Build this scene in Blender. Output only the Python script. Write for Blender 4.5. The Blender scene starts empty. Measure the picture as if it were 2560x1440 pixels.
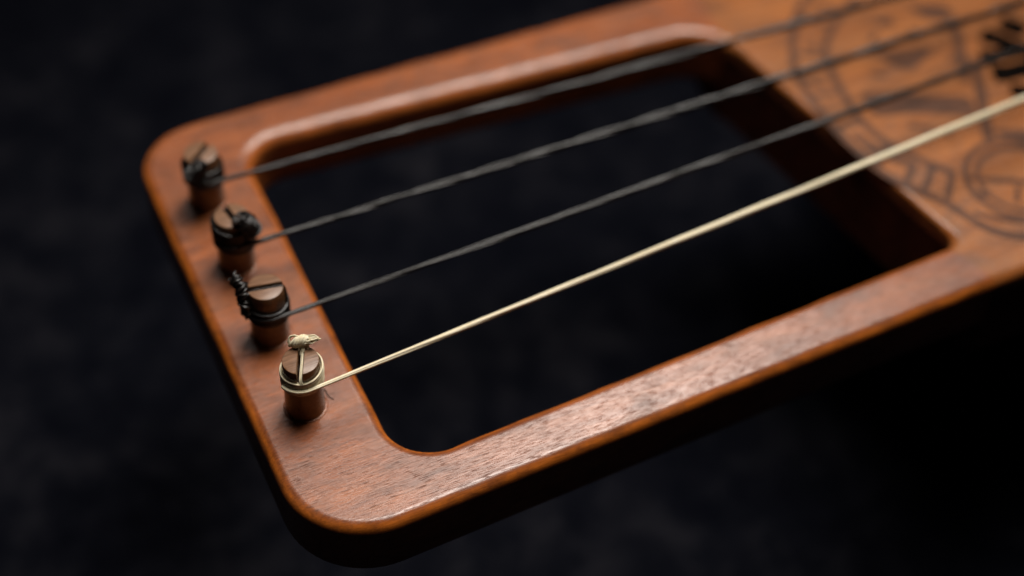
import bpy, bmesh, math, random
from mathutils import Vector, Matrix, noise
from mathutils.geometry import tessellate_polygon

SC = bpy.context.scene
COL = SC.collection
MM = 0.001
random.seed(7)

# ------------------------------------------------------------------ camera
cam_d = bpy.data.cameras.new("camera")
cam_d.sensor_width = 36.0
cam_d.lens = 56.25
cam_d.clip_start = 0.01
cam_d.clip_end = 20.0
cam_d.dof.use_dof = True
cam_d.dof.focus_distance = 0.340
cam_d.dof.aperture_fstop = 4.0
cam_d.dof.aperture_blades = 0
cam = bpy.data.objects.new("camera", cam_d)
COL.objects.link(cam)
AX = Vector((0.89418857, 0.44769052)); AY = Vector((-0.44769052, 0.89418857))
def tl(v):
    h = Vector(v[:2]); return Vector((h.dot(AX), h.dot(AY), v[2]))
right = tl((0.999222168891142, 0.029254619041961836, 0.02644285274307171))
down = tl((0.03943421352686131, -0.7412817772891911, -0.6700345285599064))
fwd = tl((0.0, 0.6705561079609131, -0.7418588181563337))
m3 = Matrix((right, -down, -fwd)).transposed()
cam.matrix_world = Matrix.Translation((-0.05686, -0.21273, 0.280)) @ m3.to_4x4()
SC.camera = cam

# ------------------------------------------------------------------ light
world = bpy.data.worlds.new("World"); SC.world = world; world.use_nodes = True
bg = world.node_tree.nodes["Background"]
bg.inputs[0].default_value = (0.8, 0.75, 0.75, 1); bg.inputs[1].default_value = 0.006
def area(name, loc, target, size, size_y, power, col):
    d = bpy.data.lights.new(name, 'AREA'); d.shape = 'RECTANGLE'; d.size = size; d.size_y = size_y
    d.energy = power; d.color = col
    o = bpy.data.objects.new(name, d); COL.objects.link(o); o.location = loc
    o.rotation_euler = (Vector(target) - Vector(loc)).to_track_quat('-Z', 'Y').to_euler()
    return o
key = area("window_softbox", (0.20, 0.145, 0.55), (0.01, 0.01, 0.0), 0.27, 0.46, 1.95, (1.0, 0.95, 0.88))
key.data.spread = math.radians(95)
area("back_sheen_fill", (0.06, 0.60, 0.62), (0.0, 0.03, 0.0), 0.34, 0.34, 0.28, (1.0, 0.95, 0.90))  # added fill panel that spreads a weak sheen over the crossbar
SC.view_settings.view_transform = 'Standard'
SC.view_settings.look = 'None'
SC.view_settings.exposure = 0.0
SC.view_settings.gamma = 1.0
SC.render.engine = 'CYCLES'
SC.cycles.max_bounces = 6

# ------------------------------------------------------------------ helpers
def link(name, verts, faces, mat, parent=None, smooth=True, normals=None):
    me = bpy.data.meshes.new(name)
    me.from_pydata([tuple(v) for v in verts], [], faces)
    me.update()
    if smooth:
        me.polygons.foreach_set("use_smooth", [True] * len(me.polygons))
    if normals:
        me.normals_split_custom_set_from_vertices([tuple(n) for n in normals])
    me.materials.append(mat)
    o = bpy.data.objects.new(name, me); COL.objects.link(o)
    if parent is not None:
        o.parent = parent
    return o

def fillet(pts, seg=14):
    """pts: (x, y, r) closed polygon -> list of (x, y)"""
    out = []
    n = len(pts)
    for i in range(n):
        p = Vector(pts[i][:2]); r = pts[i][2]
        if r <= 0:
            out.append((p.x, p.y)); continue
        a = (Vector(pts[i - 1][:2]) - p).normalized(); b = (Vector(pts[(i + 1) % n][:2]) - p).normalized()
        half = a.angle(b) / 2
        d = r / math.tan(half)
        c = p + (a + b).normalized() * (r / math.sin(half))
        s = p + a * d - c; e = p + b * d - c
        ang = s.angle_signed(e)          # clockwise positive
        for k in range(seg + 1):
            t = -ang * k / seg
            v = Vector((s.x * math.cos(t) - s.y * math.sin(t), s.x * math.sin(t) + s.y * math.cos(t)))
            out.append((c.x + v.x, c.y + v.y))
    return out

def dens(path, step):
    """insert points so that no segment of the open path is longer than step"""
    out = [path[0]]
    for a, b in zip(path, path[1:]):
        n = max(1, int(math.dist(a, b) / step))
        for k in range(1, n + 1):
            out.append((a[0] + (b[0] - a[0]) * k / n, a[1] + (b[1] - a[1]) * k / n))
    return out

def slab(name, poly, offs, rad, top, bot, mat, parent, rb=1.5, seg=8, wob=0.0):
    """Closed polygon (mm), counter-clockwise, extruded from top to bot with a round-over.
    offs: inward unit vectors per vertex; rad: round-over radius per vertex."""
    n = len(poly); V = []; N = []; F = []; TINT = []
    prof = [(math.radians(90 * k / seg)) for k in range(seg + 1)]
    rings = []
    for a in prof:                       # top edge
        ring = []
        for (x, y), (ox, oy), r in zip(poly, offs, rad):
            rx, r = r if isinstance(r, tuple) else (r, r)
            i = rx - rx * math.sin(a); z = top - (r - r * math.cos(a))
            w = wob * noise.noise((x * 0.12, y * 0.12, a * 0.6)) * math.sin(a * 2) if wob else 0
            ring.append(len(V)); V.append(((x + ox * (i + w)) * MM, (y + oy * (i + w)) * MM, z * MM))
            sa = math.sin(a) * r; ca = math.cos(a) * rx + 1e-6
            N.append(Vector((-ox * sa, -oy * sa, ca)).normalized())
            TINT.append((0.45 if rx > 3.2 else 1.0) * sstep(20, 44, math.degrees(a)) * (1 - 0.6 * sstep(70, 90, math.degrees(a))))
        rings.append(ring)
    for k in range(5):                   # bottom edge
        a = math.radians(90 * k / 4); ring = []
        for (x, y), (ox, oy), r in zip(poly, offs, rad):
            q = rb * min(1, (r[1] if isinstance(r, tuple) else r) / 2)
            i = q - q * math.cos(a); z = bot + q - q * math.sin(a)
            ring.append(len(V)); V.append(((x + ox * i) * MM, (y + oy * i) * MM, z * MM))
            N.append(Vector((-ox * math.cos(a), -oy * math.cos(a), -math.sin(a) - 1e-6)).normalized()); TINT.append(0.0)
        rings.append(ring)
    for a, b in zip(rings, rings[1:]):
        for i in range(n):
            j = (i + 1) % n
            F.append((a[i], b[i], b[j], a[j]))
    def cap(ring, up):
        tris = tessellate_polygon([[Vector((V[i][0], V[i][1], 0)) for i in ring]])
        for t in tris:
            f = [ring[k] for k in t]
            p, q, s = (Vector(V[k]) for k in f)
            if ((q - p).cross(s - p).z > 0) != up:
                f.reverse()
            F.append(tuple(f))
    cap(rings[0], True); cap(rings[-1], False)
    o = link(name, V, F, mat, parent, True, N)
    o.data.attributes.new('edge_tint', 'FLOAT', 'POINT').data.foreach_set('value', TINT)
    return o

def inward(poly):
    """inward unit normals of a counter-clockwise polygon"""
    n = len(poly); out = []
    for i in range(n):
        a = Vector(poly[i - 1]); p = Vector(poly[i]); b = Vector(poly[(i + 1) % n])
        d1 = (p - a); d2 = (b - p)
        d1 = d1.normalized() if d1.length > 1e-9 else d2.normalized()
        d2 = d2.normalized() if d2.length > 1e-9 else d1
        v = Vector((-d1.y - d2.y, d1.x + d2.x))
        v.normalize()
        out.append((v.x, v.y))
    return out

class Tubes:
    def __init__(self): self.V = []; self.F = []
    def add(self, pts, rad, n=6, flat=1.0, lobes=None, twist=0.0):
        pts = [Vector(p) for p in pts]; m = len(pts)
        up = Vector((0, 0, 1)); rings = []
        for i, p in enumerate(pts):
            t = (pts[min(i + 1, m - 1)] - pts[max(i - 1, 0)])
            t = t.normalized() if t.length > 1e-9 else Vector((1, 0, 0))
            if i == 0:
                s = t.cross(up)
                if s.length < 0.1: s = t.cross(Vector((1, 0, 0)))
            else:
                s = s - t * s.dot(t)
            s.normalize(); b = s.cross(t)
            r = rad(i / (m - 1)) if callable(rad) else rad
            ring = []
            for k in range(n):
                a = 2 * math.pi * k / n
                rr = r * (lobes[k % len(lobes)] if lobes else 1)
                a2 = a + twist * i / (m - 1)
                ring.append(len(self.V))
                self.V.append(tuple((p + s * (rr * math.cos(a2)) + b * (rr * flat * math.sin(a2))) * MM))
            rings.append(ring)
        for a, b in zip(rings, rings[1:]):
            for k in range(n):
                j = (k + 1) % n
                self.F.append((a[k], a[j], b[j], b[k]))
        for ring, rev in ((rings[0], True), (rings[-1], False)):
            self.F.append(tuple(reversed(ring)) if rev else tuple(ring))
    def build(self, name, mat, parent):
        return link(name, self.V, self.F, mat, parent)

def catmull(P, sub=6):
    P = [Vector(p) for p in P]; out = []
    Q = [P[0] * 2 - P[1]] + P + [P[-1] * 2 - P[-2]]
    for i in range(1, len(Q) - 2):
        for k in range(sub):
            t = k / sub; a, b, c, d = Q[i - 1:i + 3]
            out.append(0.5 * ((2 * b) + (c - a) * t + (2 * a - 5 * b + 4 * c - d) * t * t + (3 * b - a - 3 * c + d) * t ** 3))
    out.append(P[-1]); return out

# ------------------------------------------------------------------ materials
def new_mat(name):
    m = bpy.data.materials.new(name); m.use_nodes = True
    nt = m.node_tree; p = nt.nodes["Principled BSDF"]
    return m, nt, p
def nd(nt, t, **kw):
    n = nt.nodes.new(t)
    for k, v in kw.items(): setattr(n, k, v)
    return n
def coords(nt, scale, rot=(0, 0, 0), kind="Object"):
    tc = nd(nt, "ShaderNodeTexCoord"); mp = nd(nt, "ShaderNodeMapping")
    mp.inputs["Scale"].default_value = scale; mp.inputs["Rotation"].default_value = rot
    nt.links.new(tc.outputs[kind], mp.inputs[0]); return mp.outputs[0]
def nz(nt, vec, scale, detail=4, rough=0.55, dist=0.0):
    n = nd(nt, "ShaderNodeTexNoise"); n.inputs["Scale"].default_value = scale
    n.inputs["Detail"].default_value = detail; n.inputs["Roughness"].default_value = rough
    n.inputs["Distortion"].default_value = dist
    nt.links.new(vec, n.inputs["Vector"]); return n.outputs["Fac"]
def ramp(nt, fac, stops):
    r = nd(nt, "ShaderNodeValToRGB"); e = r.color_ramp.elements
    while len(e) < len(stops): e.new(0.5)
    for el, (pos, c) in zip(e, stops):
        el.position = pos; el.color = (*c, 1) if isinstance(c, tuple) else (c, c, c, 1)
    nt.links.new(fac, r.inputs[0]); return r.outputs[0]
def mixc(nt, fac, a, b, mode='MIX'):
    m = nd(nt, "ShaderNodeMix", data_type='RGBA', blend_type=mode)
    for sock, v in ((m.inputs[0], fac), (m.inputs[6], a), (m.inputs[7], b)):
        if isinstance(v, (int, float)): sock.default_value = v
        elif isinstance(v, tuple): sock.default_value = (*v, 1)
        else: nt.links.new(v, sock)
    return m.outputs[2]
def mathn(nt, op, a, b):
    m = nd(nt, "ShaderNodeMath", operation=op)
    for s, v in ((m.inputs[0], a), (m.inputs[1], b)):
        if isinstance(v, (int, float)): s.default_value = v
        else: nt.links.new(v, s)
    return m.outputs[0]
def bump(nt, p, h, strength, dist):
    b = nd(nt, "ShaderNodeBump"); b.inputs["Strength"].default_value = strength; b.inputs["Distance"].default_value = dist
    nt.links.new(h, b.inputs["Height"]); nt.links.new(b.outputs[0], p.inputs["Normal"])

def wood(name, dark, mid, light, rough=(0.36, 0.52), pore=1.0, spec=0.5, edge=None):
    m, nt, p = new_mat(name)
    c = coords(nt, (1000, 1000, 1000), (0, 0, math.radians(-2.5)))         # millimetres
    cs = coords(nt, (70, 1000, 1000), (0, 0, math.radians(-2.5)))         # stretched along the grain
    cf = coords(nt, (95, 1000, 1000), (0, 0, math.radians(-4)))
    band = nz(nt, cs, 0.22, 5, 0.6, 0.6)
    figure = nz(nt, coords(nt, (520, 1000, 1000)), 0.13, 4, 0.6, 0.7)
    fibre = nz(nt, cs, 2.1, 5, 0.65)
    pores = nz(nt, cf, 3.6, 4, 0.7)
    col = ramp(nt, band, [(0.25, dark), (0.5, mid), (0.75, light)])
    col = mixc(nt, 1.0, col, ramp(nt, figure, [(0.32, 0.62), (0.52, 1.0), (0.70, 1.18)]), 'MULTIPLY')
    col = mixc(nt, 1.0, col, ramp(nt, fibre, [(0.3, 0.62), (0.6, 1.1)]), 'MULTIPLY')
    pm = ramp(nt, pores, [(0.36, 1.0), (0.50, 0.0)])
    pmf = mathn(nt, 'MULTIPLY', pm, 0.6 * pore)
    col = mixc(nt, pmf, col, (dark[0] * 0.22, dark[1] * 0.18, dark[2] * 0.18))
    if edge:                                     # round-over edges coloured a brighter orange, in noise patches
        at = nd(nt, "ShaderNodeAttribute"); at.attribute_name = "edge_tint"
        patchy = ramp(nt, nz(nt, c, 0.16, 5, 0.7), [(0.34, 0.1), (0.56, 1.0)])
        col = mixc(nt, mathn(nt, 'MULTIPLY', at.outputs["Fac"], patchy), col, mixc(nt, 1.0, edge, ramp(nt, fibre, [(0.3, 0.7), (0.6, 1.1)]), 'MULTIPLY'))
    nt.links.new(col, p.inputs["Base Color"])
    rg = ramp(nt, figure, [(0.3, rough[1]), (0.7, rough[0])])
    rg = mathn(nt, 'ADD', rg, mathn(nt, 'MULTIPLY', pm, 0.22 * pore))
    nt.links.new(rg, p.inputs["Roughness"])
    sp = mathn(nt, 'MULTIPLY', mathn(nt, 'SUBTRACT', 1.0, mathn(nt, 'MULTIPLY', pm, 0.7 * pore)),
               ramp(nt, fibre, [(0.3, spec * 0.75), (0.65, spec * 1.15)]))
    nt.links.new(sp, p.inputs["Specular IOR Level"])
    h = mathn(nt, 'ADD', mathn(nt, 'MULTIPLY', fibre, 0.6), mathn(nt, 'MULTIPLY', pm, -0.7 * pore))
    h = mathn(nt, 'ADD', h, mathn(nt, 'MULTIPLY', nz(nt, c, 2.6, 3), 0.35))
    bump(nt, p, h, 0.24, 0.00008)
    return m

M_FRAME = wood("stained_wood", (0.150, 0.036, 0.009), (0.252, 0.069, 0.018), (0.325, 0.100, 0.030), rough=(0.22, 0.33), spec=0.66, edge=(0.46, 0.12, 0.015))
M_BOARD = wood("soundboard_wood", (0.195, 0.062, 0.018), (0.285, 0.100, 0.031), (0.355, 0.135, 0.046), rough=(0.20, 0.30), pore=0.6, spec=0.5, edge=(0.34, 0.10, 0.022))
M_BURNT = wood("burnt_wood", (0.070, 0.028, 0.014), (0.092, 0.037, 0.019), (0.115, 0.047, 0.025), rough=(0.3, 0.4), pore=0.3, spec=0.25)
M_MARK = wood("black_mark_wood", (0.003, 0.002, 0.0018), (0.004, 0.0026, 0.0022), (0.005, 0.0034, 0.003), rough=(0.8, 0.9), pore=0.2, spec=0.02)
M_SIDE = wood("dark_soundbox_wood", (0.06, 0.014, 0.005), (0.10, 0.024, 0.008), (0.13, 0.034, 0.012), spec=0.4)  # darker tone than the frame wood, for the soundbox walls
M_PEG = wood("peg_wood", (0.095, 0.040, 0.015), (0.14, 0.062, 0.025), (0.19, 0.088, 0.038), rough=(0.2, 0.3), pore=0.5, spec=0.7)
M_PEGTOP = wood("peg_end_grain_lit", (0.14, 0.070, 0.036), (0.18, 0.092, 0.050), (0.23, 0.12, 0.068), rough=(0.28, 0.40), pore=0.5, spec=0.40)  # lighter than the shafts: light on the tops is put into the colour

def fibre_mat(name, c1, c2, rough, spec, sheen=0.0, sss=0.0):
    m, nt, p = new_mat(name)
    c = coords(nt, (1000, 1000, 1000))
    n = nz(nt, c, 1.3, 4, 0.7)
    nt.links.new(ramp(nt, n, [(0.3, c1), (0.7, c2)]), p.inputs["Base Color"])
    p.inputs["Roughness"].default_value = rough; p.inputs["Specular IOR Level"].default_value = spec
    p.inputs["Sheen Weight"].default_value = sheen; p.inputs["Sheen Roughness"].default_value = 0.4
    if sss:                                      # hair lets some light through
        tr = nd(nt, "ShaderNodeBsdfTranslucent"); mx = nd(nt, "ShaderNodeMixShader")
        tr.inputs["Color"].default_value = (1.0, 0.90, 0.68, 1); mx.inputs[0].default_value = sss
        out = nt.nodes["Material Output"]
        nt.links.new(p.outputs[0], mx.inputs[1]); nt.links.new(tr.outputs[0], mx.inputs[2]); nt.links.new(mx.outputs[0], out.inputs["Surface"])
    bump(nt, p, nz(nt, c, 5.0, 3), 0.4, 0.00006)
    return m
M_PALE = fibre_mat("pale_horsehair", (0.88, 0.76, 0.50), (0.97, 0.91, 0.73), 0.36, 0.5, sss=0.30)
M_BLACK = fibre_mat("black_horsehair", (0.004, 0.003, 0.0026), (0.011, 0.008, 0.007), 0.24, 0.5)

def cloth_mat():
    m, nt, p = new_mat("black_felt")
    c = coords(nt, (1, 1, 1))
    big = nz(nt, c, 20, 6, 0.65, 0.5)
    mid = nz(nt, c, 85, 5, 0.7)
    f = mathn(nt, 'ADD', mathn(nt, 'MULTIPLY', big, 0.5), mathn(nt, 'MULTIPLY', mid, 0.5))
    col = ramp(nt, f, [(0.40, (0.0026, 0.0029, 0.0048)), (0.5, (0.0042, 0.0045, 0.0068)), (0.68, (0.0130, 0.0126, 0.0158))])
    nt.links.new(col, p.inputs["Base Color"])
    p.inputs["Roughness"].default_value = 1.0; p.inputs["Specular IOR Level"].default_value = 0.0
    bump(nt, p, nz(nt, c, 900, 3), 0.5, 0.0006)
    return m
M_CLOTH = cloth_mat()

# ------------------------------------------------------------------ table cloth (setting)
def sstep(a, b, x):
    t = max(0.0, min(1.0, (x - a) / (b - a))); return t * t * (3 - 2 * t)
V = []; F = []; NX, NY = 150, 150
for j in range(NY + 1):
    for i in range(NX + 1):
        x = -0.9 + 2.2 * i / NX; y = -0.9 + 2.2 * j / NY
        z = -0.105 + 0.006 * noise.noise((x * 5, y * 5, 0.3)) + 0.0025 * noise.noise((x * 17, y * 17, 4.1))
        d = max(abs(x - 0.315) - 0.055, abs(y - 0.034) - 0.02)      # cloth heaped up under the sound box
        z = z + (-0.0273 - z) * (1 - sstep(0.0, 0.06, d))
        V.append((x, y, z))
for j in range(NY):
    for i in range(NX):
        a = j * (NX + 1) + i; F.append((a, a + 1, a + NX + 2, a + NX + 1))
table = link("table_cloth", V, F, M_CLOTH)
table["kind"] = "structure"; table["label"] = "mottled black cloth lying far below the lyre"

# ------------------------------------------------------------------ lyre
lyre = bpy.data.objects.new("bowed_lyre", None); COL.objects.link(lyre)
lyre.empty_display_size = 0.02
lyre["label"] = "reddish brown wooden bowed lyre with four slotted pegs and an open hand hole"
lyre["category"] = "lyre"

near_o = lambda x: -36.8 + 0.0365 * x
near_i = lambda x: -23.4 + 0.0445 * x
far_i = lambda x: 86.1 - 0.041 * x
FAR = 99.6
# hole loop, clockwise seen from above
hole = fillet([(13.7, near_i(13.7), 11), (13.7, far_i(13.7), 10), (149.0, far_i(149), 15), (163.4, near_i(163.4), 3.6)])
seg = 15
# indices: 0-14 near left, 15-29 far left, 30-44 far right, 45-59 near right
kD = min(range(30, 45), key=lambda k: math.dist(hole[k], (146.9, 72.5)))
D = hole[kD]; C = hole[59]
A = (152.8, FAR); B = (164.0, near_o(164.0))
outer_l = fillet([(153, FAR, 0), (-12.1, FAR, 16.5), (-12.3, near_o(-12.3), 19.5), (164, near_o(164), 0)])[1:-1]
hole_left = hole[0:kD + 1]                      # from near left round to D
hole_right = hole[kD:60]                        # from D to C
# frame: counter-clockwise: A -> outer_l -> B -> C -> hole_left -> D
frame_path = dens([A] + outer_l + [B], 4.0)
inner_path = dens([C] + hole_left, 4.0)
poly = frame_path + inner_path
off = inward(poly)
iB = len(frame_path) - 1; iC = iB + 1; iD = len(poly) - 1
def setdir(off, i, j, poly):
    v = (Vector(poly[j]) - Vector(poly[i])).normalized(); off[i] = (v.x, v.y)
for i, j in ((0, iD), (iD, 0), (iB, iC), (iC, iB)): setdir(off, i, j, poly)
rad = []
for i, (x, y) in enumerate(poly):
    if i > iB:                                   # the far inner edge is eased much more broadly
        w = sstep(62, 84, y) * sstep(0, 18, math.dist((x, y), D))
        rad.append((2.6 + 1.3 * w, 2.8 + 0.5 * w))
    else:
        rad.append((2.6, 2.8))
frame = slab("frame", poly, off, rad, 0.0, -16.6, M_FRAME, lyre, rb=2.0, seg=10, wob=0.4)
frame["label"] = "stained wooden crossbar and arms round the hand hole"

# soundboard: counter-clockwise from D along the hole edge to C, out to B, round the tail, back to A
tail = fillet([(164, near_o(164), 0), (300, -29.0, 40), (425, -24.0, 26), (425, 92, 26), (300, FAR, 40), (152.8, FAR, 0)])[1:-1]
p1 = dens(hole_right, 4.0); p2 = dens([B] + tail + [A], 6.0)
poly = p1 + p2
G = 0.12
poly = [(x + G, y) for x, y in poly]
off = inward(poly); n1 = len(p1); last = len(poly) - 1
for i, j in ((0, last), (last, 0), (n1 - 1, n1), (n1, n1 - 1)): setdir(off, i, j, poly)
rad = []
for i, (x, y) in enumerate(poly):
    if i < n1:
        d = min(math.dist((x, y), D), math.dist((x, y), C))
        q = 1 - sstep(0, 10, d); rad.append((1.3 + 1.3 * q, 1.3 + 1.5 * q))
    else: rad.append((2.6, 2.8))
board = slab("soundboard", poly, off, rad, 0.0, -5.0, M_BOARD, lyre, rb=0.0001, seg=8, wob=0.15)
board["label"] = "orange brown soundboard with burnt ring ornament"
box_poly = [(x + ox * 0.15, y + oy * 0.15) for (x, y), (ox, oy) in zip(poly, off)]
slab("soundbox", box_poly, off, [0.05] * len(poly), -5.02, -27.0, M_SIDE, lyre, rb=1.5, seg=2)

# ------------------------------------------------------------------ burnt ornament on the soundboard
def ribbon(name, pts, w, mat, parent, z=0.09, closed=False):
    pts = [Vector(p) for p in pts]; V = []; F = []; n = len(pts)
    for i, p in enumerate(pts):
        a = pts[i - 1] if (i or closed) else p
        b = pts[(i + 1) % n] if (i < n - 1 or closed) else p
        t = (b - a).normalized(); s = Vector((-t.y, t.x))
        ww = (w(i / max(1, n - 1)) if callable(w) else w) / 2 * (1 + 0.18 * noise.noise((p.x * 0.4, p.y * 0.4, 2)))
        q0 = p - s * ww; q1 = p + s * ww
        V += [(q0.x * MM, q0.y * MM, 0.0), (q1.x * MM, q1.y * MM, 0.0), (q0.x * MM, q0.y * MM, z * MM), (q1.x * MM, q1.y * MM, z * MM)]
    for i in range(n if closed else n - 1):
        a = 4 * i; b = 4 * ((i + 1) % n)
        F += [(a + 2, b + 2, b + 3, a + 3), (a, b, b + 2, a + 2), (a + 3, b + 3, b + 1, a + 1)]
    return link(name, V, F, mat, parent, smooth=False)
def arc(c, r, a0, a1, n=40, ry=None):
    return [(c[0] + r * math.cos(math.radians(a0 + (a1 - a0) * k / n)), c[1] + (ry or r) * math.sin(math.radians(a0 + (a1 - a0) * k / n))) for k in range(n + 1)]

c2 = lambda P, s=6: [(v.x, v.y) for v in catmull([(*p, 0) for p in P], s)]
bo = [(186, 84), (176, 78), (168.7, 69.2), (161.4, 57.5), (158.6, 48), (157.6, 38), (157.6, 28), (158.9, 15), (161.6, 7), (165.2, 1), (168.4, -4.5), (170.3, -10), (172.6, -15.5), (177.5, -20.5), (186, -23.2), (196, -22)]
bi = [(194, 76), (183.4, 69.3), (175.3, 62.5), (171.2, 56.6), (168.4, 48.4), (166.8, 40), (165.6, 29.3), (167.2, 20.2), (170.3, 14), (173.4, 8.6), (176.4, 4.4)]
ribbon("burnt_line", c2(bo), 2.3, M_BURNT, board)
ribbon("burnt_line", c2(bi), 2.2, M_BURNT, board)
for a, b in (((169.5, 11.8), (163.1, 6.2)), ((173.0, 8.6), (165.9, 2.0)), ((176.4, 5.0), (169.3, -3.0)), ((167, 20), (160, 14.5)), ((165.8, 31), (158.4, 31))):
    ribbon("burnt_rung", [a, b], 1.9, M_BURNT, board, z=0.10)
for a, b in (((159.6, 44), (165.2, 42.6)), ((161.0, 50), (164.4, 46.5)), ((164.4, 60.5), (170.4, 57.5)), ((168.5, 63), (170.6, 60)), ((174, 74), (178.8, 67.5)), ((181, 79.5), (184.6, 72)),
             ((186, 57), (190, 60)), ((178, 46), (182, 43)), ((176, 24), (181, 21)), ((183, 16), (186, 19.5)), ((199, 57), (203, 54)), ((201, 41), (205.5, 43.5))):
    ribbon("burnt_rung", [a, b], 1.5, M_BURNT, board, z=0.10)
mc = (191.5, -4.5)
ribbon("burnt_ring", arc(mc, 14.6, 0, 354, 60), 1.8, M_BURNT, board, z=0.11, closed=True)
ribbon("burnt_ring", arc(mc, 11.6, 0, 354, 60), 1.4, M_BURNT, board, z=0.11, closed=True)
ribbon("burnt_line", [(178.4, 1.6), (184, -1.6), (191, -5.4), (200, -9.5)], 1.7, M_BURNT, board, z=0.12)
ribbon("burnt_spot", [(177.9, -5.0), (179.6, -5.6)], 2.0, M_BURNT, board, z=0.12)
ribbon("burnt_line", [(188.6, -6.2), (184.8, -10.8)], 1.6, M_BURNT, board, z=0.12)
ribbon("burnt_line", c2([(172.6, -9.5), (178, -14.5), (185, -17.6), (193, -18.5)]), 1.6, M_BURNT, board, z=0.12)
# filled interlace inside the band
def blob(pts, z=0.10):
    P = c2(pts + [pts[0]], 5)[:-1]
    V = [(x * MM, y * MM, z * MM) for x, y in P]
    T = [tuple(t) for t in tessellate_polygon([[Vector(v) for v in V]])]
    T = [t if (Vector(V[t[1]]) - Vector(V[t[0]])).cross(Vector(V[t[2]]) - Vector(V[t[0]])).z > 0 else t[::-1] for t in T]
    return link("burnt_patch", V, T, M_BURNT, board, smooth=False)
blob([(183.6, 52.1), (192, 51.0), (200.7, 48.2), (197, 45.5), (190.5, 43.0), (187.2, 44.6)])
blob([(171.0, 40.0), (178, 37.5), (188, 32), (197, 27), (194.2, 20.2), (187, 24.5), (179, 28), (170.5, 31)])
blob([(205.0, 66.5), (214, 63), (214, 57), (207, 58.5)])
blob([(193.0, 64.6), (197.0, 63.4), (196.0, 61.0), (192.8, 62.0)])
blob([(195, 14), (204, 10), (206, 2), (198, 7)])
ribbon("burnt_line", c2([(213, 56), (209.5, 49), (204, 39), (200.5, 33)]), 3.0, M_BURNT, board, z=0.11)
ribbon("burnt_line", c2([(208, 39), (202.5, 29), (196, 18), (192, 10)]), 3.2, M_BURNT, board, z=0.115)
ribbon("burnt_line", c2([(160.8, 27), (163.5, 18), (168, 11.5)]), 2.6, M_BURNT, board, z=0.095)
# flat black strokes laid on the board near its middle
taper = lambda t: 5.4 + 1.4 * math.sin(math.pi * t)
ribbon("black_stroke", c2([(216.6, 47.6), (219, 44.5), (221.5, 40.5), (226, 35.0), (231, 30)]), 6.2, M_MARK, board, z=0.14)
ribbon("black_stroke", c2([(210.6, 40.2), (215, 38.2), (220, 37.6), (227, 36.5), (236, 35)]), 5.2, M_MARK, board, z=0.15)
ribbon("black_stroke", c2([(225.0, 50.2), (226.6, 47.0), (228.2, 43.2)]), taper, M_MARK, board, z=0.14)
ribbon("black_stroke", c2([(209.2, 32.6), (213, 31.2), (219, 30.6), (226, 29)]), lambda t: 7.4 - 2.0 * t, M_MARK, board, z=0.14)
ribbon("black_stroke", c2([(209.8, 25.4), (213.5, 22.4), (219, 20)]), 5.0, M_MARK, board, z=0.14)

# ------------------------------------------------------------------ tuning pegs
H = 16.0
def make_peg(cx, cy, slot_deg, tiltx, label):
    r0, r1 = 4.42, 4.02; zs = 11.0; sw = 0.62
    rr = lambda z: r0 + (r1 - r0) * max(0, min(1, z / H))
    V = []; F = []; n = 48
    # lower solid turned shaft
    rings = []
    for z in (-6.0, 0.0, 0.6, 3, 6, 9, zs):
        rings.append([len(V) + k for k in range(n)])
        for k in range(n):
            a = 2 * math.pi * k / n; V.append((rr(z) * math.cos(a), rr(z) * math.sin(a), z))
    for a, b in zip(rings, rings[1:]):
        for k in range(n): F.append((a[k], a[(k + 1) % n], b[(k + 1) % n], b[k]))
    F.append(tuple(rings[-1]))
    # two cheeks either side of the slot
    for s in (1, -1):
        def outline(r, g):
            a0 = math.asin(g / r); m = 22
            return [(r * math.cos(a0 + (math.pi - 2 * a0) * k / m), s * r * math.sin(a0 + (math.pi - 2 * a0) * k / m)) for k in range(m + 1)]
        prof = [(zs, rr(zs), sw), (13, rr(13), sw), (H - 0.3, rr(H), sw), (H - 0.08, rr(H) - 0.1, sw + 0.06), (H, rr(H) - 0.3, sw + 0.16)]
        rings = []
        for z, r, g in prof:
            o = outline(r, g); rings.append([len(V) + k for k in range(len(o))])
            V += [(x, y, z + (0.05 * noise.noise((x * 0.5, y * 0.5, s)) if z == H else 0)) for x, y in o]
        m = len(rings[0])
        for a, b in zip(rings, rings[1:]):
            for k in range(m):
                f = (a[k], a[(k + 1) % m], b[(k + 1) % m], b[k]); F.append(f if s > 0 else f[::-1])
        F.append(tuple(rings[-1]) if s > 0 else tuple(reversed(rings[-1])))
    ca, sa = math.cos(math.radians(slot_deg)), math.sin(math.radians(slot_deg))
    W = [((x * ca - y * sa) * MM, (x * sa + y * ca) * MM, z * MM) for x, y, z in V]
    o = link("tuning_peg", W, F, M_PEG, lyre)
    o.data.polygons.foreach_set("use_smooth", [len(p.vertices) < 5 for p in o.data.polygons])
    o.data.materials.append(M_PEGTOP)
    for p in o.data.polygons:
        if p.normal.z > 0.9 and p.center.z > (H - 0.2) * MM: p.material_index = 1
    o.data.set_sharp_from_angle(angle=math.radians(35))
    o.location = (cx * MM, cy * MM, 0); o.rotation_euler = (0, math.radians(tiltx), 0)
    o["label"] = label
    # thin glossy ring added at the peg foot to catch a crescent of light
    tb = Tubes()
    tb.add([((r0 + 0.12) * math.cos(2 * math.pi * k / 48), (r0 + 0.12) * math.sin(2 * math.pi * k / 48), -0.15) for k in range(49)], 0.42, 10)
    tb.build("glint_ring", M_FRAME, o)
    return o
PEGS = [(0.0, 0.0), (0.0, 22.9), (0.1, 47.0), (0.0, 70.0)]
pegA = make_peg(*PEGS[0], 66.3, 0, "nearest peg, wound with pale horsehair")
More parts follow.
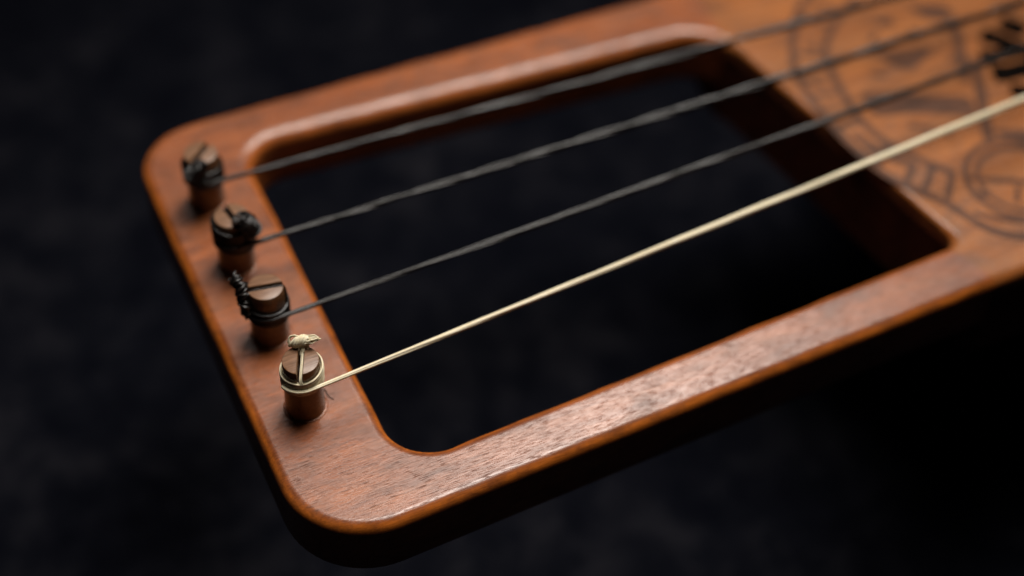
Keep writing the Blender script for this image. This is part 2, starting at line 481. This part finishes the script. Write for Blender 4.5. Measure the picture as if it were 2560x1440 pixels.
pegB = make_peg(*PEGS[1], -9.9, 0, "second nearest peg, black knot sticking out at its left")
pegC = make_peg(*PEGS[2], -79.6, 0, "third nearest peg, round black knot on its right")
pegD = make_peg(*PEGS[3], 41.6, 0, "farthest peg, black winding in the far corner")

def winding(tb, n, z0, z1, r, turns, a_start, tilt=0.0, tilt_dir=0.0, jitter=0.25, rad=0.3, seedv=1, cross=0.5, core=True):
    """n strands wound about a peg (its own axis), clockwise from a_start (degrees)"""
    rnd = random.Random(seedv)
    if core:
        m = 40; b = len(tb.V); zz = [z0 - 0.1, z0 + 0.35, (z0 + z1) / 2, z1 - 0.35, z1 + 0.1]; qq = [r - 0.45, r + 0.02, r + 0.1, r + 0.0, r - 0.45]
        for z, q in zip(zz, qq):
            for k in range(m):
                a = 2 * math.pi * k / m
                tb.V.append((q * math.cos(a) * MM, q * math.sin(a) * MM, (z + tilt * math.cos(a - math.radians(tilt_dir))) * MM))
        for i in range(4):
            for k in range(m):
                c, d = b + i * m + k, b + i * m + (k + 1) % m
                tb.F.append((c, d, d + m, c + m))
    for j in range(n):
        zc = z0 + (z1 - z0) * (j + 0.5) / n + rnd.uniform(-jitter, jitter)
        t2 = tilt + rnd.uniform(-cross, cross); r2 = r + rnd.uniform(0, 0.16); ph = a_start + rnd.uniform(-25, 25)
        m = int(44 * turns); pts = []
        for k in range(m + 1):
            a = math.radians(ph - 360 * turns * k / m)
            z = zc + t2 * math.cos(a - math.radians(tilt_dir)) + 0.12 * noise.noise((k * 0.2, j * 3.1, seedv))
            q = r2 + 0.08 * noise.noise((k * 0.23, j * 1.7, seedv + 5))
            pts.append((q * math.cos(a), q * math.sin(a), z))
        tb.add(pts, rad * rnd.uniform(0.7, 1.15), 6)

def path_strands(tb, path, n, spread, rad, seedv, fray=0.0, sub=6):
    """a bundle of n strands that follow one path"""
    rnd = random.Random(seedv)
    for j in range(n):
        a = rnd.uniform(0, 6.28); q = math.sqrt(rnd.random())
        P = []
        for i, p in enumerate(path):
            t = i / (len(path) - 1); s = spread * q * (1 + fray * t * t * 2)
            d = Vector((math.cos(a), math.sin(a) * 0.7, math.sin(a + 1.9))) * s
            w = Vector((rnd.uniform(-1, 1), rnd.uniform(-1, 1), rnd.uniform(-1, 1))) * (0.12 * spread + 0.35 * max(0, fray) * t * t)
            P.append(Vector(p) + d + w)
        tb.add(catmull(P, sub), lambda t, rad=rad: rad * (1 - 0.45 * t * (fray != 0)), 5)

# pale winding and knot on the nearest peg
tb = Tubes()
winding(tb, 44, 9.5, 13.2, 4.42, 1.25, -70, 0.25, 10, 0.15, 0.21, 3, 0.45)
winding(tb, 26, 11.2, 13.2, 4.52, 0.70, -60 + 190, 0.9, 5, 0.2, 0.19, 11, 0.35, core=False)
sd = Vector((math.cos(math.radians(66.3)), math.sin(math.radians(66.3)), 0)); sn = Vector((sd.y, -sd.x, 0))
def ps(along, side, z): v = sd * along + sn * side; return (v.x, v.y, z)
path_strands(tb, [ps(3.6, 0.1, 16.4), ps(2.4, 0.12, 15.4), ps(0.5, 0.15, 14.8), ps(-2, 0.15, 14.5), ps(-3.7, 0.15, 14.1), ps(-4.35, 0.3, 13.3), ps(-4.4, 1.0, 12.5), ps(-4.0, 2.2, 12.1)], 10, 0.24, 0.18, 5)
tb.build("string_winding", M_PALE, pegA)
tb = Tubes()
kx = lambda along, side, z: ps(along, side, z)
# hitches round the knot, a loop at its left and a frayed end to its right
for j in range(30):
    s = -1.9 + 3.1 * j / 29; rnd = random.Random(60 + j)
    rr_ = 1.55 - 0.028 * abs(j - 14) + rnd.uniform(-0.14, 0.14)
    pts = []
    for k in range(25):
        a = 2 * math.pi * k / 24 + rnd.uniform(-0.04, 0.04)
        pts.append(ps(4.1 + rr_ * 0.8 * math.cos(a), s + 0.9 * math.sin(a + 0.8) + 0.12 * k / 24, 17.2 + rr_ * math.sin(a)))
    tb.add(pts, 0.17, 5)
for j in range(14):
    rnd = random.Random(90 + j); e = rnd.uniform(-0.22, 0.22); g = rnd.uniform(-0.2, 0.2)
    tb.add(catmull([ps(4.0, -0.9, 16.8 + g), ps(3.7, -2.2, 16.2 + e), ps(3.9 + g, -2.6 - e, 17.2), ps(4.4, -2.3, 18.3 + e), ps(4.4, -1.3, 18.7 + g), ps(4.3, -0.3, 18.2)], 5), 0.16, 5)
path_strands(tb, [ps(4.1, 0.4, 17.3), ps(4.0, 1.5, 17.7), ps(3.9, 2.5, 17.9), ps(3.8, 3.5, 18.3)], 60, 1.35, 0.17, 8, -0.36, 5)
path_strands(tb, [ps(4.1, 0.9, 17.2), ps(3.9, 2.2, 17.4), ps(3.8, 3.2, 17.9), ps(3.7, 4.1, 18.4)], 16, 0.5, 0.15, 18, -0.3, 5)
path_strands(tb, [ps(4.2, -0.6, 17.6), ps(3.7, -0.1, 16.7), ps(3.0, 0.1, 15.9), ps(2.2, 0.12, 15.2)], 22, 0.75, 0.17, 9, -0.2, 5)
path_strands(tb, [ps(4.2, 0.8, 17.3), ps(3.5, 1.2, 16.6), ps(3.0, 1.5, 16.1)], 12, 0.6, 0.15, 19, -0.2, 5)
tb.build("string_knot", M_PALE, pegA)

# loose dark hair lying on the bar beside the peg
tb = Tubes()
tb.add(catmull([(5.0, 3.4, 0.15), (5.5, 2.0, 0.18), (5.5, 0.6, 0.15), (6.3, -0.9, 0.14)], 6), lambda t: 0.16 - 0.08 * t, 5)
tb.build("stray_hair", M_BLACK, pegA)

# black windings
def black_peg(peg, slot, seedv, z0, z1, knot_path, kn_r, lead, n=16, r=4.6, tilt=0.35, td=120):
    tb = Tubes()
    winding(tb, n, z0, z1, r, 1.3, -60, tilt, td, 0.2, 0.3, seedv, 0.4)
    d = Vector((math.cos(math.radians(slot)), math.sin(math.radians(slot)), 0)); s = Vector((d.y, -d.x, 0))
    P = lambda a, b, z: tuple(d * a + s * b + Vector((0, 0, z)))
    # strand that runs in the slot and down the side
    path_strands(tb, [P(*p) for p in lead], 6, 0.22, 0.24, seedv + 1)
    tb.build("string_winding", M_BLACK, peg)
    tb = Tubes(); rnd = random.Random(seedv + 2)
    K = [Vector(P(*p)) for p in knot_path]; K = catmull(K, 10); m = len(K)
    for i in range(0, m - 1, 1):
        c = K[i]; t = (K[min(i + 1, m - 1)] - K[max(0, i - 1)]).normalized()
        u = t.cross(Vector((0.2, 0.1, 1))).normalized(); w = t.cross(u)
        r = kn_r * (0.55 + 0.45 * math.sin(math.pi * (0.12 + 0.8 * i / m))) * rnd.uniform(0.70, 1.15)
        tl_ = rnd.uniform(-0.9, 0.9); c = c + u * rnd.uniform(-0.3, 0.3) + w * rnd.uniform(-0.3, 0.3)
        tb.add([c + u * (r * math.cos(a)) + w * (r * math.sin(a)) + t * (tl_ * math.sin(a + 1)) for a in [2 * math.pi * k / 14 for k in range(15)]], 0.3, 6)
    for j in range(34):     # loose ends
        c = rnd.choice(K); v = Vector((rnd.gauss(0, 1), rnd.gauss(0, 1), rnd.gauss(0, 1))).normalized()
        tb.add(catmull([c, c + v * kn_r * 0.8, c + v * kn_r * 1.2 + Vector((rnd.uniform(-.4, .4), rnd.uniform(-.4, .4), rnd.uniform(-.3, .3)))], 4), 0.09, 4)
    tb.build("string_knot", M_BLACK, peg)
black_peg(pegB, -9.9, 21, 7.9, 11.6, [(-6.4, -3.2, 17.4), (-5.5, -1.6, 16.2), (-4.8, 0.0, 14.6), (-4.8, 1.2, 12.4), (-4.6, 1.8, 10.0)], 1.45,
          [(-3.8, 0, 15.3), (-1, 0, 15.3), (2, 0, 15.3), (3.8, 0, 15.2), (4.25, 0.2, 14.2), (4.35, 0.7, 12.6), (4.3, 1.5, 11.0)], n=22, r=4.6)
black_peg(pegC, -79.6, 31, 7.6, 13.6, [(4.2, -2.4, 12.8), (4.5, -2.0, 14.6), (4.5, -1.2, 16.6), (4.0, -0.6, 18.2)], 2.35,
          [(-3.6, 0, 15.0), (-1, 0, 15.2), (1.5, 0, 15.6), (3.4, -0.4, 16.4), (4.2, -1.2, 15.0), (4.4, -1.4, 12.5), (4.4, -1.0, 10.5)], n=34, r=4.6, tilt=1.0, td=170)
black_peg(pegD, 41.6, 41, 7.6, 12.6, [(-2.6, 2.6, 15.8), (-4.0, 1.8, 14.8), (-4.9, 0.4, 13.0), (-4.6, 1.8, 11.0), (-3.6, 3.0, 9.6)], 1.7,
          [(3.0, 0, 15.0), (0, 0, 15.1), (-2.5, 0, 15.4), (-4.0, 0.2, 15.0), (-4.4, 0.4, 13.4), (-4.4, 0.8, 11.6)], n=30, r=4.6, tilt=0.9, td=200)

# ------------------------------------------------------------------ strings
ENDS = [(15.1, 20.3), (25.8, 20.6), (37.0, 20.6), (48.0, 20.3)]
def string_axis(i, wob, n=120, x1=330.0):
    cx, cy = PEGS[i]; r = 5.0; z0 = 11.3 if i == 0 else 10.2; P = []
    for k in range(10):                         # comes off the winding tangentially
        a = math.radians(-165 + 75 * k / 10)
        P.append(Vector((cx + r * math.cos(a), cy + r * math.sin(a), z0 - 0.4 + 0.4 * k / 10)))
    e = Vector((x1, ENDS[i][0], ENDS[i][1])); s = Vector((cx, cy - r, z0))
    for k in range(n + 1):
        t = k / n; p = s.lerp(e, t); p.z -= 0.1 * math.sin(math.pi * t)
        f = min(1, t * 12)
        p.y += wob * f * noise.noise((t * 26, i * 3.3, 0)); p.z += wob * f * noise.noise((t * 26, i * 3.3, 9))
        P.append(p)
    return P
def bundle(i, mat, wob, count, hair, spread, pitch, label, seedv):
    """a string as a loosely twisted bundle of hair locks"""
    rnd = random.Random(seedv); tb = Tubes(); P = string_axis(i, wob, 300); n = len(P)
    L = [0.0]
    for k in range(1, n): L.append(L[-1] + (P[k] - P[k - 1]).length)
    T = [(P[min(k + 1, n - 1)] - P[max(0, k - 1)]).normalized() for k in range(n)]
    for j in range(count):
        ph = 2 * math.pi * j / count + rnd.uniform(-0.5, 0.5); q0 = rnd.uniform(0.55, 1.0) if j else 0.0
        pt = pitch * rnd.uniform(0.75, 1.35); sh = rnd.uniform(0, 50); hr = hair * rnd.uniform(0.75, 1.2); Q = []
        for k in range(n):
            u = T[k].cross(Vector((0, 0, 1))).normalized(); w = T[k].cross(u); s_ = L[k] / L[-1]
            a_ = ph + 2 * math.pi * L[k] / pt + 0.9 * noise.noise((L[k] * 0.03 + sh, j, seedv))
            q = spread(s_) * q0 * (1 + 0.22 * noise.noise((L[k] * 0.06, sh, j)))
            Q.append(P[k] + u * (q * math.cos(a_)) + w * (q * math.sin(a_)))
        tb.add(Q, lambda t, hr=hr: hr * (0.75 + 0.5 * min(1, t * 2.2)), 7)
    o = tb.build("string", mat, lyre); o["label"] = label
bundle(0, M_PALE, 0.01, 17, 0.24, lambda t: 0.34 + 0.30 * min(1, max(0, t * 1.4 - 0.04)), 190, "pale cream horsehair string", 3)
bundle(1, M_BLACK, 0.02, 11, 0.30, lambda t: 0.36 + 0.26 * min(1, t * 2.0), 90, "black horsehair string next to the pale one", 12)
bundle(2, M_BLACK, 0.04, 7, 0.41, lambda t: 0.44 + 0.32 * min(1, t * 2.0), 38, "coarse twisted black horsehair string in the middle", 25)
bundle(3, M_BLACK, 0.02, 10, 0.34, lambda t: 0.40 + 0.32 * min(1, t * 2.0), 75, "farthest black horsehair string", 37)

# bridge that carries the strings, beyond the right edge of the picture
bp = fillet([(8, 0.05, 0.5), (14, 0.05, 0.5), (17, 8, 3), (46, 8, 3), (50, 0.05, 0.5), (56, 0.05, 0.5), (53, 18.6, 3), (31.5, 20.4, 0), (10.5, 18.6, 3)], 5)
bp = bp[::-1] if sum(a[0] * b[1] - b[0] * a[1] for a, b in zip(bp, bp[1:] + bp[:1])) < 0 else bp
V = [((330 + s * (2.6 - 0.07 * z)) * MM, y * MM, z * MM) for s in (-1, 1) for y, z in bp]; n = len(bp)
T = [tuple(t) for t in tessellate_polygon([[Vector((y, z, 0)) for y, z in bp]])]
F = T + [tuple(n + k for k in reversed(t)) for t in T] + [(k, (k + 1) % n, n + (k + 1) % n, n + k) for k in range(n)]
link("bridge", V, F, M_PEG, lyre, smooth=False)
